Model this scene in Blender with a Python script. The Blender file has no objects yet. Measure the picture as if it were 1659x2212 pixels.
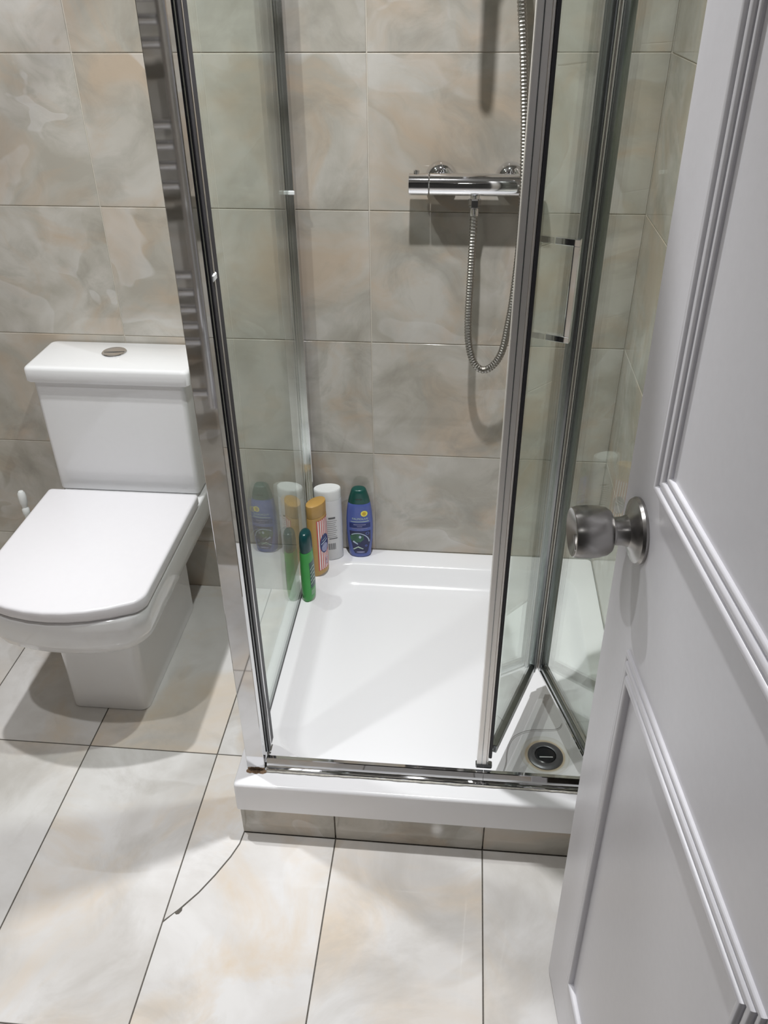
import bpy, bmesh, math, random
from mathutils import Vector, Matrix

SC = bpy.context.scene
COL = SC.collection
PI = math.pi
random.seed(7)

# ------------------------------------------------------------------ camera
FPX = 1808.9
cd = bpy.data.cameras.new('camera')
cd.sensor_fit = 'HORIZONTAL'
cd.sensor_width = 36.0
cd.lens = 36.0 * FPX / 1659.0
cd.clip_start = 0.02
cam = bpy.data.objects.new('camera', cd)
COL.objects.link(cam)
_r = Vector((0.99571225, 0.09213634, -0.00824635))
_d = Vector((0.04377361, -0.54783231, -0.83544218))
_f = Vector((-0.0814922, 0.83149904, -0.54951648))
cm = Matrix((( _r.x, -_d.x, -_f.x, 0.20735531),
             ( _r.y, -_d.y, -_f.y, -1.85543376),
             ( _r.z, -_d.z, -_f.z, 1.50760371),
             (0, 0, 0, 1)))
cam.matrix_world = cm
SC.camera = cam

# ------------------------------------------------------------------ world, exposure, lamps
SC.view_settings.view_transform = 'Standard'
SC.view_settings.look = 'None'
SC.view_settings.gamma = 1.0
SC.view_settings.use_curve_mapping = False
SC.view_settings.exposure = 0.0
SC.cycles.max_bounces = 14
SC.cycles.transparent_max_bounces = 24
SC.cycles.glossy_bounces = 8
SC.cycles.caustics_reflective = False
SC.cycles.caustics_refractive = False
SC.cycles.sample_clamp_indirect = 6.0
w = bpy.data.worlds.new('World')
SC.world = w
w.use_nodes = True
w.node_tree.nodes['Background'].inputs[0].default_value = (0.9, 0.93, 1.0, 1)
w.node_tree.nodes['Background'].inputs[1].default_value = 0.02

CEIL = 2.22
LAMPS = [(-0.61, -0.53, 7.2), (-0.58, -1.18, 4.2), (0.10, -0.63, 10.6), (0.20, -2.45, 0.5)]   # x, y, watts
BEAM = math.radians(118)

# ------------------------------------------------------------------ materials
MATS = {}
def new_mat(name):
    m = bpy.data.materials.new(name)
    m.use_nodes = True
    nt = m.node_tree
    nt.nodes.clear()
    out = nt.nodes.new('ShaderNodeOutputMaterial')
    MATS[name] = m
    return m, nt, out
def N(nt, kind, **kw):
    n = nt.nodes.new(kind)
    for k, v in kw.items():
        if k in ('operation', 'blend_type', 'data_type', 'noise_dimensions', 'feature', 'wave_type', 'interpolation_type', 'clamp'):
            setattr(n, k, v)
        else:
            n.inputs[k.replace('_', ' ')].default_value = v
    return n
def L(nt, a, ao, b, bi):
    nt.links.new(a.outputs[ao], b.inputs[bi])
def ramp(nt, stops):
    r = nt.nodes.new('ShaderNodeValToRGB')
    e = r.color_ramp.elements
    while len(e) < len(stops):
        e.new(0.5)
    for i, (p, c) in enumerate(stops):
        e[i].position = p
        e[i].color = (*c, 1) if len(c) == 3 else c
    return r
def simple(name, col, rough=0.4, metal=0.0, ior=1.5, coat=0.0, bump=0.0, bscale=60.0, var=0.03):
    m, nt, out = new_mat(name)
    b = N(nt, 'ShaderNodeBsdfPrincipled', Roughness=rough, Metallic=metal, IOR=ior)
    b.inputs['Coat Weight'].default_value = coat
    b.inputs['Coat Roughness'].default_value = 0.05
    tc = N(nt, 'ShaderNodeTexCoord')
    ns = N(nt, 'ShaderNodeTexNoise', Scale=bscale, Detail=3.0)
    L(nt, tc, 'Object', ns, 'Vector')
    lo = [max(0, c * (1 - var)) for c in col]
    hi = [min(1, c * (1 + var)) for c in col]
    r = ramp(nt, [(0.3, lo), (0.7, hi)])
    L(nt, ns, 'Fac', r, 'Fac')
    L(nt, r, 'Color', b, 'Base Color')
    if bump:
        bp = N(nt, 'ShaderNodeBump', Strength=bump, Distance=0.001)
        L(nt, ns, 'Fac', bp, 'Height')
        L(nt, bp, 'Normal', b, 'Normal')
    L(nt, b, 'BSDF', out, 'Surface')
    return m

def marble(name, base_lo, base_hi, tan, dark, light, rough, tan_amt=0.75, sc=1.0):
    """onyx-like glazed porcelain: soft clouds, tan drifts, pale crystal-edged patches, grey smoke"""
    m, nt, out = new_mat(name)
    tc = N(nt, 'ShaderNodeTexCoord')
    oi = N(nt, 'ShaderNodeObjectInfo')
    wn = N(nt, 'ShaderNodeTexWhiteNoise', noise_dimensions='1D')
    L(nt, oi, 'Random', wn, 'W')
    sc_ = N(nt, 'ShaderNodeVectorMath', operation='SCALE')
    sc_.inputs['Scale'].default_value = 30.0
    L(nt, wn, 'Color', sc_, 0)
    ad = N(nt, 'ShaderNodeVectorMath', operation='ADD')
    L(nt, tc, 'Object', ad, 0)
    L(nt, sc_, 'Vector', ad, 1)
    # warp
    wp = N(nt, 'ShaderNodeTexNoise', Scale=2.2 * sc, Detail=3.0)
    L(nt, ad, 'Vector', wp, 'Vector')
    ws = N(nt, 'ShaderNodeVectorMath', operation='MULTIPLY_ADD')
    ws.inputs[1].default_value = (0.38, 0.38, 0.38)
    L(nt, wp, 'Color', ws, 0)
    L(nt, ad, 'Vector', ws, 2)
    c1 = N(nt, 'ShaderNodeTexNoise', Scale=6.0 * sc, Detail=6.0, Roughness=0.55, Distortion=0.4)
    L(nt, ws, 'Vector', c1, 'Vector')
    r1 = ramp(nt, [(0.38, base_lo), (0.60, base_hi)])
    L(nt, c1, 'Fac', r1, 'Fac')
    # tan drifts
    t1 = N(nt, 'ShaderNodeTexNoise', Scale=4.6 * sc, Detail=6.0, Roughness=0.58, Distortion=0.9)
    L(nt, ws, 'Vector', t1, 'Vector')
    rt = ramp(nt, [(0.48, (0, 0, 0)), (0.56, (0.45, 0.45, 0.45)), (0.66, (1, 1, 1))])
    L(nt, t1, 'Fac', rt, 'Fac')
    tm = N(nt, 'ShaderNodeMath', operation='MULTIPLY')
    tm.inputs[1].default_value = tan_amt
    L(nt, rt, 'Color', tm, 0)
    mx1 = N(nt, 'ShaderNodeMix', data_type='RGBA')
    L(nt, tm, 'Value', mx1, 'Factor')
    L(nt, r1, 'Color', mx1, 6)
    mx1.inputs[7].default_value = (*tan, 1)
    # grey smoke
    s1 = N(nt, 'ShaderNodeTexNoise', Scale=6.5 * sc, Detail=7.0, Roughness=0.62, Distortion=0.6)
    L(nt, ws, 'Vector', s1, 'Vector')
    rs = ramp(nt, [(0.50, (0, 0, 0)), (0.70, (0.70, 0.70, 0.70))])
    L(nt, s1, 'Fac', rs, 'Fac')
    mx2 = N(nt, 'ShaderNodeMix', data_type='RGBA')
    L(nt, rs, 'Color', mx2, 'Factor')
    L(nt, mx1, 2, mx2, 6)
    mx2.inputs[7].default_value = (*dark, 1)
    # pale crystal patches: contour bands that are crisp on one side and fade on the other
    v1 = N(nt, 'ShaderNodeTexNoise', Scale=2.0 * sc, Detail=3.0, Roughness=0.5, Distortion=0.8)
    L(nt, ws, 'Vector', v1, 'Vector')
    fr = N(nt, 'ShaderNodeMath', operation='MULTIPLY')
    fr.inputs[1].default_value = 5.0
    L(nt, v1, 'Fac', fr, 0)
    fc = N(nt, 'ShaderNodeMath', operation='FRACT')
    L(nt, fr, 'Value', fc, 0)
    rv = ramp(nt, [(0.0, (0.0, 0.0, 0.0)), (0.55, (0.06, 0.06, 0.06)), (0.96, (0.42, 0.42, 0.42)), (1.0, (0.0, 0.0, 0.0))])
    L(nt, fc, 'Value', rv, 'Fac')
    c2 = N(nt, 'ShaderNodeTexNoise', Scale=4.0 * sc, Detail=5.0, Roughness=0.6)
    L(nt, ad, 'Vector', c2, 'Vector')
    r2 = ramp(nt, [(0.40, (0.1, 0.1, 0.1)), (0.60, (1, 1, 1))])
    L(nt, c2, 'Fac', r2, 'Fac')
    mm = N(nt, 'ShaderNodeMath', operation='MULTIPLY')
    L(nt, rv, 'Color', mm, 0)
    L(nt, r2, 'Color', mm, 1)
    mx3 = N(nt, 'ShaderNodeMix', data_type='RGBA')
    L(nt, mm, 'Value', mx3, 'Factor')
    L(nt, mx2, 2, mx3, 6)
    mx3.inputs[7].default_value = (*light, 1)
    b = N(nt, 'ShaderNodeBsdfPrincipled', Roughness=rough, IOR=1.5)
    L(nt, mx3, 2, b, 'Base Color')
    L(nt, b, 'BSDF', out, 'Surface')
    return m

M_WALL = marble('wall_marble', (0.40, 0.375, 0.325), (0.53, 0.505, 0.46), (0.49, 0.385, 0.285), (0.29, 0.275, 0.235), (0.66, 0.65, 0.635), 0.045, 0.75)
M_FLOOR = marble('floor_marble', (0.66, 0.64, 0.615), (0.79, 0.78, 0.77), (0.72, 0.60, 0.46), (0.50, 0.475, 0.44), (0.88, 0.875, 0.87), 0.035, 0.75, 0.62)
M_GROUT_W = simple('wall_grout', (0.60, 0.56, 0.49), 0.8, bump=0.3, bscale=300)
M_GROUT_F = simple('floor_grout', (0.115, 0.105, 0.09), 0.85, bump=0.4, bscale=300, var=0.2)
M_PAINT = simple('ceiling_paint', (0.52, 0.52, 0.51), 0.75, bump=0.1, bscale=200)
M_HALL = simple('hall_paint', (0.36, 0.355, 0.345), 0.8, bump=0.1, bscale=200)
M_HALLF = simple('hall_carpet', (0.36, 0.34, 0.32), 0.95, bump=0.6, bscale=400, var=0.2)
M_DOOR = simple('door_gloss', (0.70, 0.695, 0.73), 0.30, bump=0.12, bscale=90, var=0.012)
M_CERAMIC = simple('ceramic', (0.78, 0.78, 0.79), 0.07, var=0.005, coat=0.3)
M_SEAT = simple('seat_plastic', (0.77, 0.755, 0.785), 0.22, var=0.005)
M_CHROME = simple('chrome', (0.82, 0.82, 0.84), 0.05, 1.0, var=0.01)
M_POST = simple('mirror_aluminium', (0.62, 0.62, 0.63), 0.035, 1.0, var=0.02, bscale=8)
M_SATIN = simple('satin_aluminium', (0.90, 0.88, 0.86), 0.42, 1.0, var=0.02, bscale=8)
M_ALU = simple('polished_aluminium', (0.68, 0.68, 0.69), 0.10, 1.0, var=0.03, bscale=8)
M_ALUD = simple('dark_aluminium', (0.40, 0.415, 0.425), 0.22, 1.0, var=0.05, bscale=8)
M_SEAL = simple('rubber_seal', (0.028, 0.028, 0.036), 0.5, var=0.1)
M_STEEL = simple('brushed_steel', (0.42, 0.41, 0.40), 0.27, 1.0, var=0.02, bscale=250)
M_HOSE = simple('hose_metal', (0.36, 0.345, 0.32), 0.30, 1.0, var=0.03)
M_PLASTIC_W = simple('white_plastic', (0.78, 0.80, 0.80), 0.35, var=0.01)
M_BLACK = simple('black_plastic', (0.012, 0.013, 0.016), 0.25, var=0.2)
M_GREYRING = simple('grey_drain', (0.16, 0.16, 0.17), 0.35, 0.6, var=0.08)
M_BROWN = simple('brown_sealant', (0.19, 0.12, 0.07), 0.8, bump=0.6, bscale=200, var=0.45)
M_SILICONE = simple('old_silicone', (0.52, 0.50, 0.45), 0.5, bump=0.4, bscale=120, var=0.25)
M_HAIR = simple('hair', (0.30, 0.28, 0.28), 0.5)
M_BLUE = simple('blue_plastic', (0.085, 0.125, 0.40), 0.28, var=0.03)
M_DKGREEN = simple('dark_green_plastic', (0.008, 0.075, 0.062), 0.28, var=0.05)
M_CAPGREEN = simple('bottle_green_cap', (0.003, 0.050, 0.055), 0.25, var=0.05)
M_GREEN = simple('green_plastic', (0.035, 0.33, 0.055), 0.30, var=0.05)
M_GOLD = simple('gold_plastic', (0.50, 0.30, 0.085), 0.33, var=0.04)
M_WBOTTLE = simple('white_bottle_plastic', (0.68, 0.69, 0.71), 0.35, var=0.01)
M_RED = simple('label_red', (0.62, 0.10, 0.08), 0.4)
M_WHITE = simple('label_white', (0.85, 0.80, 0.80), 0.4)
M_NAVY = simple('label_navy', (0.015, 0.03, 0.16), 0.35)
M_NAVY2 = simple('label_deep_navy', (0.02, 0.025, 0.09), 0.35)
M_YELLOW = simple('label_yellow', (0.85, 0.78, 0.12), 0.4)
M_AMBER = simple('label_amber', (0.62, 0.40, 0.03), 0.4)
M_PALEGREEN = simple('label_pale_green', (0.52, 0.66, 0.56), 0.4)
M_PALEBLUE = simple('label_pale_blue', (0.48, 0.58, 0.72), 0.4)
M_LEAF = simple('label_leaf', (0.035, 0.115, 0.075), 0.4, var=0.4)
M_LILAC = simple('label_lilac', (0.32, 0.33, 0.55), 0.4)
M_PRINT = simple('label_grey_print', (0.30, 0.30, 0.32), 0.5)
M_PRINTD = simple('label_dark_print', (0.10, 0.10, 0.11), 0.5)

def acrylic():
    m, nt, out = new_mat('tray_acrylic')
    b = N(nt, 'ShaderNodeBsdfPrincipled', Roughness=0.16, IOR=1.49)
    tc = N(nt, 'ShaderNodeTexCoord')
    sub = N(nt, 'ShaderNodeVectorMath', operation='DISTANCE')
    sub.inputs[1].default_value = (0.425, -0.635, 0.104)
    L(nt, tc, 'Object', sub, 0)
    ns = N(nt, 'ShaderNodeTexNoise', Scale=22.0, Detail=4.0)
    L(nt, tc, 'Object', ns, 'Vector')
    ad = N(nt, 'ShaderNodeMath', operation='MULTIPLY_ADD')
    ad.inputs[1].default_value = 0.006
    L(nt, ns, 'Fac', ad, 0)
    L(nt, sub, 'Value', ad, 2)
    mr = N(nt, 'ShaderNodeMapRange')
    mr.inputs['From Min'].default_value = 0.0
    mr.inputs['From Max'].default_value = 0.1
    L(nt, ad, 'Value', mr, 'Value')
    W = (0.86, 0.86, 0.88)
    r = ramp(nt, [(0.36, (0.66, 0.60, 0.50)), (0.44, (0.72, 0.60, 0.44)), (0.465, (0.80, 0.78, 0.74)), (0.50, (0.83, 0.82, 0.81)), (0.535, (0.76, 0.75, 0.72)), (0.56, W)])
    L(nt, mr, 'Result', r, 'Fac')
    L(nt, r, 'Color', b, 'Base Color')
    L(nt, b, 'BSDF', out, 'Surface')
    return m
M_TRAY = acrylic()

def glass(name, tint):
    """flat pane: light passes straight through (tinted), each face mirrors by Fresnel"""
    m, nt, out = new_mat(name)
    geo = N(nt, 'ShaderNodeNewGeometry')
    ior = N(nt, 'ShaderNodeMapRange')
    ior.inputs['To Min'].default_value = 1.52
    ior.inputs['To Max'].default_value = 1 / 1.52
    L(nt, geo, 'Backfacing', ior, 'Value')
    fr = N(nt, 'ShaderNodeFresnel')
    L(nt, ior, 'Result', fr, 'IOR')
    tr = N(nt, 'ShaderNodeBsdfTransparent')
    tr.inputs['Color'].default_value = (*tint, 1)
    gl = N(nt, 'ShaderNodeBsdfGlossy', Roughness=0.0)
    gl.inputs['Color'].default_value = (0.95, 1, 0.98, 1)
    mx = N(nt, 'ShaderNodeMixShader')
    L(nt, fr, 'Fac', mx, 0)
    L(nt, tr, 'BSDF', mx, 1)
    L(nt, gl, 'BSDF', mx, 2)
    L(nt, mx, 'Shader', out, 'Surface')
    return m
M_GLASS = glass('clear_glass', (0.93, 0.95, 0.927))

def emit(name, col, s):
    m, nt, out = new_mat(name)
    e = N(nt, 'ShaderNodeEmission', Strength=s)
    e.inputs['Color'].default_value = (*col, 1)
    L(nt, e, 'Emission', out, 'Surface')
    return m
M_LAMP = emit('lamp_lens', (1.0, 0.97, 0.93), 60.0)

# ------------------------------------------------------------------ mesh helpers
class MB:
    def __init__(s):
        s.bm = bmesh.new()
    def box(s, x0, x1, y0, y1, z0, z1, bev=0.0, seg=1, mat=None):
        g = bmesh.ops.create_cube(s.bm, size=1.0)
        vs = g['verts']
        for v in vs:
            v.co = Vector(((x0 + x1) / 2 + v.co.x * (x1 - x0), (y0 + y1) / 2 + v.co.y * (y1 - y0), (z0 + z1) / 2 + v.co.z * (z1 - z0)))
        if bev > 0:
            es = list({e for v in vs for e in v.link_edges})
            r = bmesh.ops.bevel(s.bm, geom=es, offset=bev, segments=seg, affect='EDGES', profile=0.5)
            vs = list({v for f in r['faces'] for v in f.verts} | {v for v in vs if v.is_valid})
        if mat is not None:
            for v in vs:
                v.co = mat @ v.co
        return s
    def loft(s, rings, cap0=True, cap1=True, closed=True):
        R = [[s.bm.verts.new(p) for p in r] for r in rings]
        n = len(R[0])
        for a, b in zip(R, R[1:]):
            for i in range(n if closed else n - 1):
                j = (i + 1) % n
                try:
                    s.bm.faces.new((a[i], a[j], b[j], b[i]))
                except ValueError:
                    pass
        if cap0:
            s.bm.faces.new(list(reversed(R[0])))
        if cap1:
            s.bm.faces.new(R[-1])
        return s
    def lathe(s, prof, mat=None, n=32, cap0=True, cap1=True):
        """prof: (radius, height) along local z, moved by mat"""
        mat = mat or Matrix()
        rings = [[mat @ Vector((max(r, 1e-5) * math.cos(2 * PI * i / n), max(r, 1e-5) * math.sin(2 * PI * i / n), h)) for i in range(n)] for r, h in prof]
        return s.loft(rings, cap0, cap1)
    def tube(s, pts, rad, n=12, caps=True):
        pts = [Vector(p) for p in pts]
        up = None
        rings = []
        for i, p in enumerate(pts):
            t = (pts[min(i + 1, len(pts) - 1)] - pts[max(i - 1, 0)]).normalized()
            if up is None:
                up = t.orthogonal().normalized()
            up = (up - t * up.dot(t)).normalized()
            b = t.cross(up)
            r = rad(i) if callable(rad) else rad
            rings.append([p + (up * math.cos(2 * PI * k / n) + b * math.sin(2 * PI * k / n)) * r for k in range(n)])
        return s.loft(rings, caps, caps)
    def prism(s, poly, z0, z1, bev=0.0):
        if bev > 0:
            c = [Vector((p[0], p[1])) for p in poly]
            n = len(c)
            ins = []
            for i in range(n):
                a, b, d = c[i - 1], c[i], c[(i + 1) % n]
                n1 = Vector((-(b - a).y, (b - a).x)).normalized()
                n2 = Vector((-(d - b).y, (d - b).x)).normalized()
                k = (n1 + n2)
                k = k / max(0.3, k.dot(n1))
                ins.append(b + k * bev)
            return s.loft([[Vector((*p, z0)) for p in c], [Vector((*p, z1 - bev)) for p in c], [Vector((*p, z1)) for p in ins]])
        return s.loft([[Vector((p[0], p[1], z0)) for p in poly], [Vector((p[0], p[1], z1)) for p in poly]])
    def mesh(s, name, sharp=0.6):
        bmesh.ops.recalc_face_normals(s.bm, faces=s.bm.faces)
        me = bpy.data.meshes.new(name)
        s.bm.to_mesh(me)
        s.bm.free()
        for p in me.polygons:
            p.use_smooth = True
        me.set_sharp_from_angle(angle=sharp)
        return me
    def build(s, name, mat, parent=None, sharp=0.6, label=None):
        return link(name, s.mesh(name, sharp), mat, parent, label)

def link(name, me, mat, parent=None, label=None):
    if mat is not None and not me.materials:
        me.materials.append(mat)
    o = bpy.data.objects.new(name, me)
    COL.objects.link(o)
    if parent is not None:
        o.parent = parent
    if label:
        o['label'] = label
    return o
def tag(o, label, cat, group=None):
    o['label'] = label
    o['category'] = cat
    if group:
        o['group'] = group
    return o
def thing(name, label, cat, loc=(0, 0, 0), rz=0.0, group=None):
    o = bpy.data.objects.new(name, None)
    COL.objects.link(o)
    o.empty_display_size = 0.05
    o.location = loc
    o.rotation_euler = (0, 0, rz)
    return tag(o, label, cat, group)
def struct(o):
    o['kind'] = 'structure'
    return o

def rrect(x0, x1, y0, y1, z, rf, rb=None, bow=0.0, k=6, m=6):
    """rounded rectangle ring, counter-clockwise; rf = radius at the y0 (front) corners, rb at the back; bow pushes the front edge out"""
    rb = rf if rb is None else rb
    cx, hx = (x0 + x1) / 2, (x1 - x0) / 2
    cs = [(x0 + rf, y0 + rf, rf, PI), (x1 - rf, y0 + rf, rf, 1.5 * PI), (x1 - rb, y1 - rb, rb, 0), (x0 + rb, y1 - rb, rb, 0.5 * PI)]
    pts = []
    for q, (ax, ay, r, a0) in enumerate(cs):
        arc = [(ax + r * math.cos(a0 + PI / 2 * i / k), ay + r * math.sin(a0 + PI / 2 * i / k)) for i in range(k + 1)]
        pts += arc
        nx = cs[(q + 1) % 4]
        nb = (nx[0] + nx[2] * math.cos(nx[3]), nx[1] + nx[2] * math.sin(nx[3]))
        e = arc[-1]
        for i in range(1, m):
            pts.append((e[0] + (nb[0] - e[0]) * i / m, e[1] + (nb[1] - e[1]) * i / m))
    out = []
    ym = (y0 + y1) / 2
    for x, y in pts:
        if bow and y < ym:
            wgt = min(1, (ym - y) / (ym - y0))
            y = y - bow * (1 - ((x - cx) / hx) ** 2) * wgt
        out.append(Vector((x, y, z)))
    return out

# ------------------------------------------------------------------ the room: walls, floor, ceiling
XL, XR = -1.80, 0.585
YF = -1.64
TT = 0.0016          # how far the tiles stand proud of the grout
GAP = 0.0022
Z0 = 0.158           # height of one course joint
def slab(name, b, mat):
    return struct(MB().box(*b).build(name, mat))
floor = slab('floor', (XL - 0.1, XR + 0.1, YF - 0.10, 0.1, -0.10, -0.0016), M_GROUT_F)
wall_back = slab('wall_back', (XL - 0.1, XR + 0.1, TT + 0.0001, 0.1, -0.0016, CEIL), M_GROUT_W)
wall_right = slab('wall_right', (XR + TT + 0.0001, XR + 0.1, YF - 0.10, TT + 0.0001, -0.0016, CEIL), M_GROUT_W)
wall_left = slab('wall_left', (XL - 0.1, XL - TT - 0.0001, YF - 0.10, TT + 0.0001, -0.0016, CEIL), M_GROUT_W)
DX0, DX1, DZ = -0.13, 0.475, 2.03    # doorway
mb = MB()
mb.box(XL - TT, DX0 - 0.03, YF - 0.10, YF - TT - 0.0001, -0.0016, CEIL)
mb.box(DX0 - 0.03, DX1 + 0.045, YF - 0.10, YF - TT - 0.0001, DZ + 0.03, CEIL)
mb.box(DX1 + 0.045, XR + TT, YF - 0.10, YF - TT - 0.0001, -0.0016, CEIL)
wall_front = struct(mb.build('wall_front', M_GROUT_W))
ceiling = slab('ceiling', (XL - 0.1, XR + 0.1, YF - 0.10, 0.1, CEIL, CEIL + 0.1), M_PAINT)
# hallway the camera stands in
slab('wall_hallway', (-1.5, 1.5, -3.3, -3.2, -0.0016, CEIL), M_HALL)
slab('wall_hallway_left', (-1.6, -1.5, -3.3, YF - 0.10, -0.0016, CEIL), M_HALL)
slab('wall_hallway_right', (1.5, 1.6, -3.3, YF - 0.10, -0.0016, CEIL), M_HALL)
slab('floor_hallway', (-1.6, 1.6, -3.3, YF - 0.10, -0.10, -0.0016), M_HALLF)
slab('ceiling_hallway', (-1.6, 1.6, -3.3, YF - 0.10, CEIL, CEIL + 0.1), M_PAINT)

TMESH = {}
def tile_mesh(wd, ht, mat):
    key = (round(wd, 4), round(ht, 4), mat.name)
    if key not in TMESH:
        mb = MB()
        b = 0.0008
        a, c = wd / 2, ht / 2
        mb.loft([[Vector((x, y, 0)) for x, y in ((-a, -c), (a, -c), (a, c), (-a, c))],
                 [Vector((x, y, TT - b)) for x, y in ((-a, -c), (a, -c), (a, c), (-a, c))],
                 [Vector((x, y, TT)) for x, y in ((-a + b, -c + b), (a - b, -c + b), (a - b, c - b), (-a + b, c - b))]])
        me = mb.mesh('tile', 0.3)
        me.materials.append(mat)
        TMESH[key] = me
    return TMESH[key]
def tile(parent, u0, u1, v0, v1, frame, mat):
    """a tile between joints u0..u1, v0..v1 of a plane given by frame (Matrix: local x, y in plane, z outwards, origin on the back of the tiles)"""
    g = GAP / 2
    wd, ht = u1 - u0 - 2 * g, v1 - v0 - 2 * g
    o = link('tile', tile_mesh(wd, ht, mat), None, parent)
    o.matrix_local = frame @ Matrix.Translation(((u0 + u1) / 2, (v0 + v1) / 2, 0))
    return o
def frame(ox, ax, ay):
    ax, ay = Vector(ax), Vector(ay)
    az = ax.cross(ay)
    m = Matrix.Identity(4)
    for i in range(3):
        m[i][0], m[i][1], m[i][2], m[i][3] = ax[i], ay[i], az[i], ox[i]
    return m
zs = [-0.010] + [Z0 + 0.3 * k for k in range(8)]
zs = [z for z in zs if z < CEIL - 0.02] + [CEIL]
def courses(parent, fr, us):
    for a, b in zip(us, us[1:]):
        for c, d in zip(zs, zs[1:]):
            tile(parent, a, b, c, d, fr, M_WALL)
courses(wall_back, frame((0, TT, 0), (1, 0, 0), (0, 0, 1)), [XL, -1.2, -0.6, 0.0, XR])
courses(wall_right, frame((XR + TT, 0, 0), (0, -1, 0), (0, 0, 1)), [0.0, 0.35, 0.95, -YF])
courses(wall_left, frame((XL - TT, 0, 0), (0, 1, 0), (0, 0, 1)), [YF, -1.2, -0.6, 0.0])
courses(wall_front, frame((0, YF - TT, 0), (-1, 0, 0), (0, 0, 1)), [-DX0 + 0.03 + 0.055, 0.75, 1.35, -XL])

# floor tiles: 300 wide, 600 deep, dark grout
FX = -0.0027
g = 0.0013
def ftile(x0, x1, y0, y1):
    o = MB().prism([(x0 + g - (x0 + x1) / 2, y0 + g - (y0 + y1) / 2), (x1 - g - (x0 + x1) / 2, y0 + g - (y0 + y1) / 2), (x1 - g - (x0 + x1) / 2, y1 - g - (y0 + y1) / 2), (x0 + g - (x0 + x1) / 2, y1 - g - (y0 + y1) / 2)], -0.0015, 0.0, 0.0007).build('tile', M_FLOOR, floor, 0.3)
    o.location = ((x0 + x1) / 2, (y0 + y1) / 2, 0)
    return o
xs = [XL] + [FX + 0.3 * k for k in range(-5, 2)] + [XR]
PLX, PLY = -0.195, -0.800     # outer corner of the plinth under the tray
for a, b in zip(xs, xs[1:]):
    for c, d in ((-0.605, 0.0), (-1.205, -0.605), (YF - 0.10, -1.205)):
        if b <= FX - 0.29:
            ftile(a, b, c, d)
        elif a < FX - 0.01:
            if c == -0.605:
                ftile(a, PLX, c, d)
            elif c == -1.205:
                cut = [(-0.3027, -1.003), (-0.279, -0.979), (-0.251, -0.941), (-0.229, -0.902), (-0.208, -0.859), (-0.197, -0.828), (-0.194, -0.800)]
                k = 0.0011
                up = [(-0.3027 + g, -0.605 - g)] + [(x - k, y + k) for x, y in cut] + [(PLX - g, -0.605 - g)]
                up[1] = (-0.3027 + g, -1.0015)
                lo = [(-0.3027 + g, -1.205 + g), (FX - g, -1.205 + g), (FX - g, PLY - g)] + [(x + k, y - k) for x, y in reversed(cut)]
                lo[-1] = (-0.3027 + g, -1.0065)
                # a chip broken out of the edge beside the crack
                lo[-2:-1] = [(-0.2735, -0.9745), (-0.2728, -0.9810), (-0.2765, -0.9875), (-0.2815, -0.9890), (-0.2852, -0.9862)]
                for poly in (up, lo):
                    cx = sum(p[0] for p in poly) / len(poly); cy = sum(p[1] for p in poly) / len(poly)
                    o = MB().prism([(x - cx, y - cy) for x, y in poly], -0.0015, 0.0, 0.0005).build('tile', M_FLOOR, floor, 0.3)
                    o.location = (cx, cy, 0)
            else:
                ftile(a, b, c, d)
        else:
            if c == -0.605:
                continue
            ftile(a, b, c, PLY if d == -0.605 else d)

# ------------------------------------------------------------------ door frame and white panelled door
jm = MB()
jm.box(DX0 - 0.03, DX0, YF - 0.105, YF + 0.004, -0.0016, DZ + 0.03, 0.002)
jm.box(DX1 + 0.015, DX1 + 0.045, YF - 0.105, YF + 0.004, -0.0016, DZ + 0.03, 0.002)
jm.box(DX0, DX1 + 0.015, YF - 0.105, YF + 0.004, DZ, DZ + 0.03, 0.002)
struct(jm.build('trim_1', M_DOOR))
jm = MB()
jm.box(DX0 - 0.085, DX0 - 0.005, YF + 0.0045, YF + 0.018, 0.001, DZ + 0.08, 0.004, 2)
struct(jm.build('trim_2', M_DOOR))

th, phi = -0.10483775, -0.01202608
dO = Vector((0.41286695, -1.03425001, 0.0))
dd = Vector((math.sin(th), math.cos(th), 0))
hh = Vector((dd.y, -dd.x, 0))
uu = Vector((0, 0, 1)) * math.cos(phi) + hh * math.sin(phi)
yy = uu.cross(dd)                        # door face normal, into the room
DOORW = 0.585
mb = MB().box(-DOORW, 0, -0.036, 0, 0.008, 1.985, 0.0015, 1)
door = struct(mb.build('door_1', M_DOOR))
door['label'] = 'white panelled door with steel knob standing open'
door.matrix_world = Matrix(((dd.x, yy.x, uu.x, dO.x), (dd.y, yy.y, uu.y, dO.y), (dd.z, yy.z, uu.z, dO.z), (0, 0, 0, 1)))
def bead(w0, w1, h0, h1, n=8):
    return [(w0 + (w1 - w0) * (0.5 - 0.5 * math.cos(PI * i / n)), h0 + (h1 - h0) * math.sin(PI * i / n) ** 0.6) for i in range(n + 1)]
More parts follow.
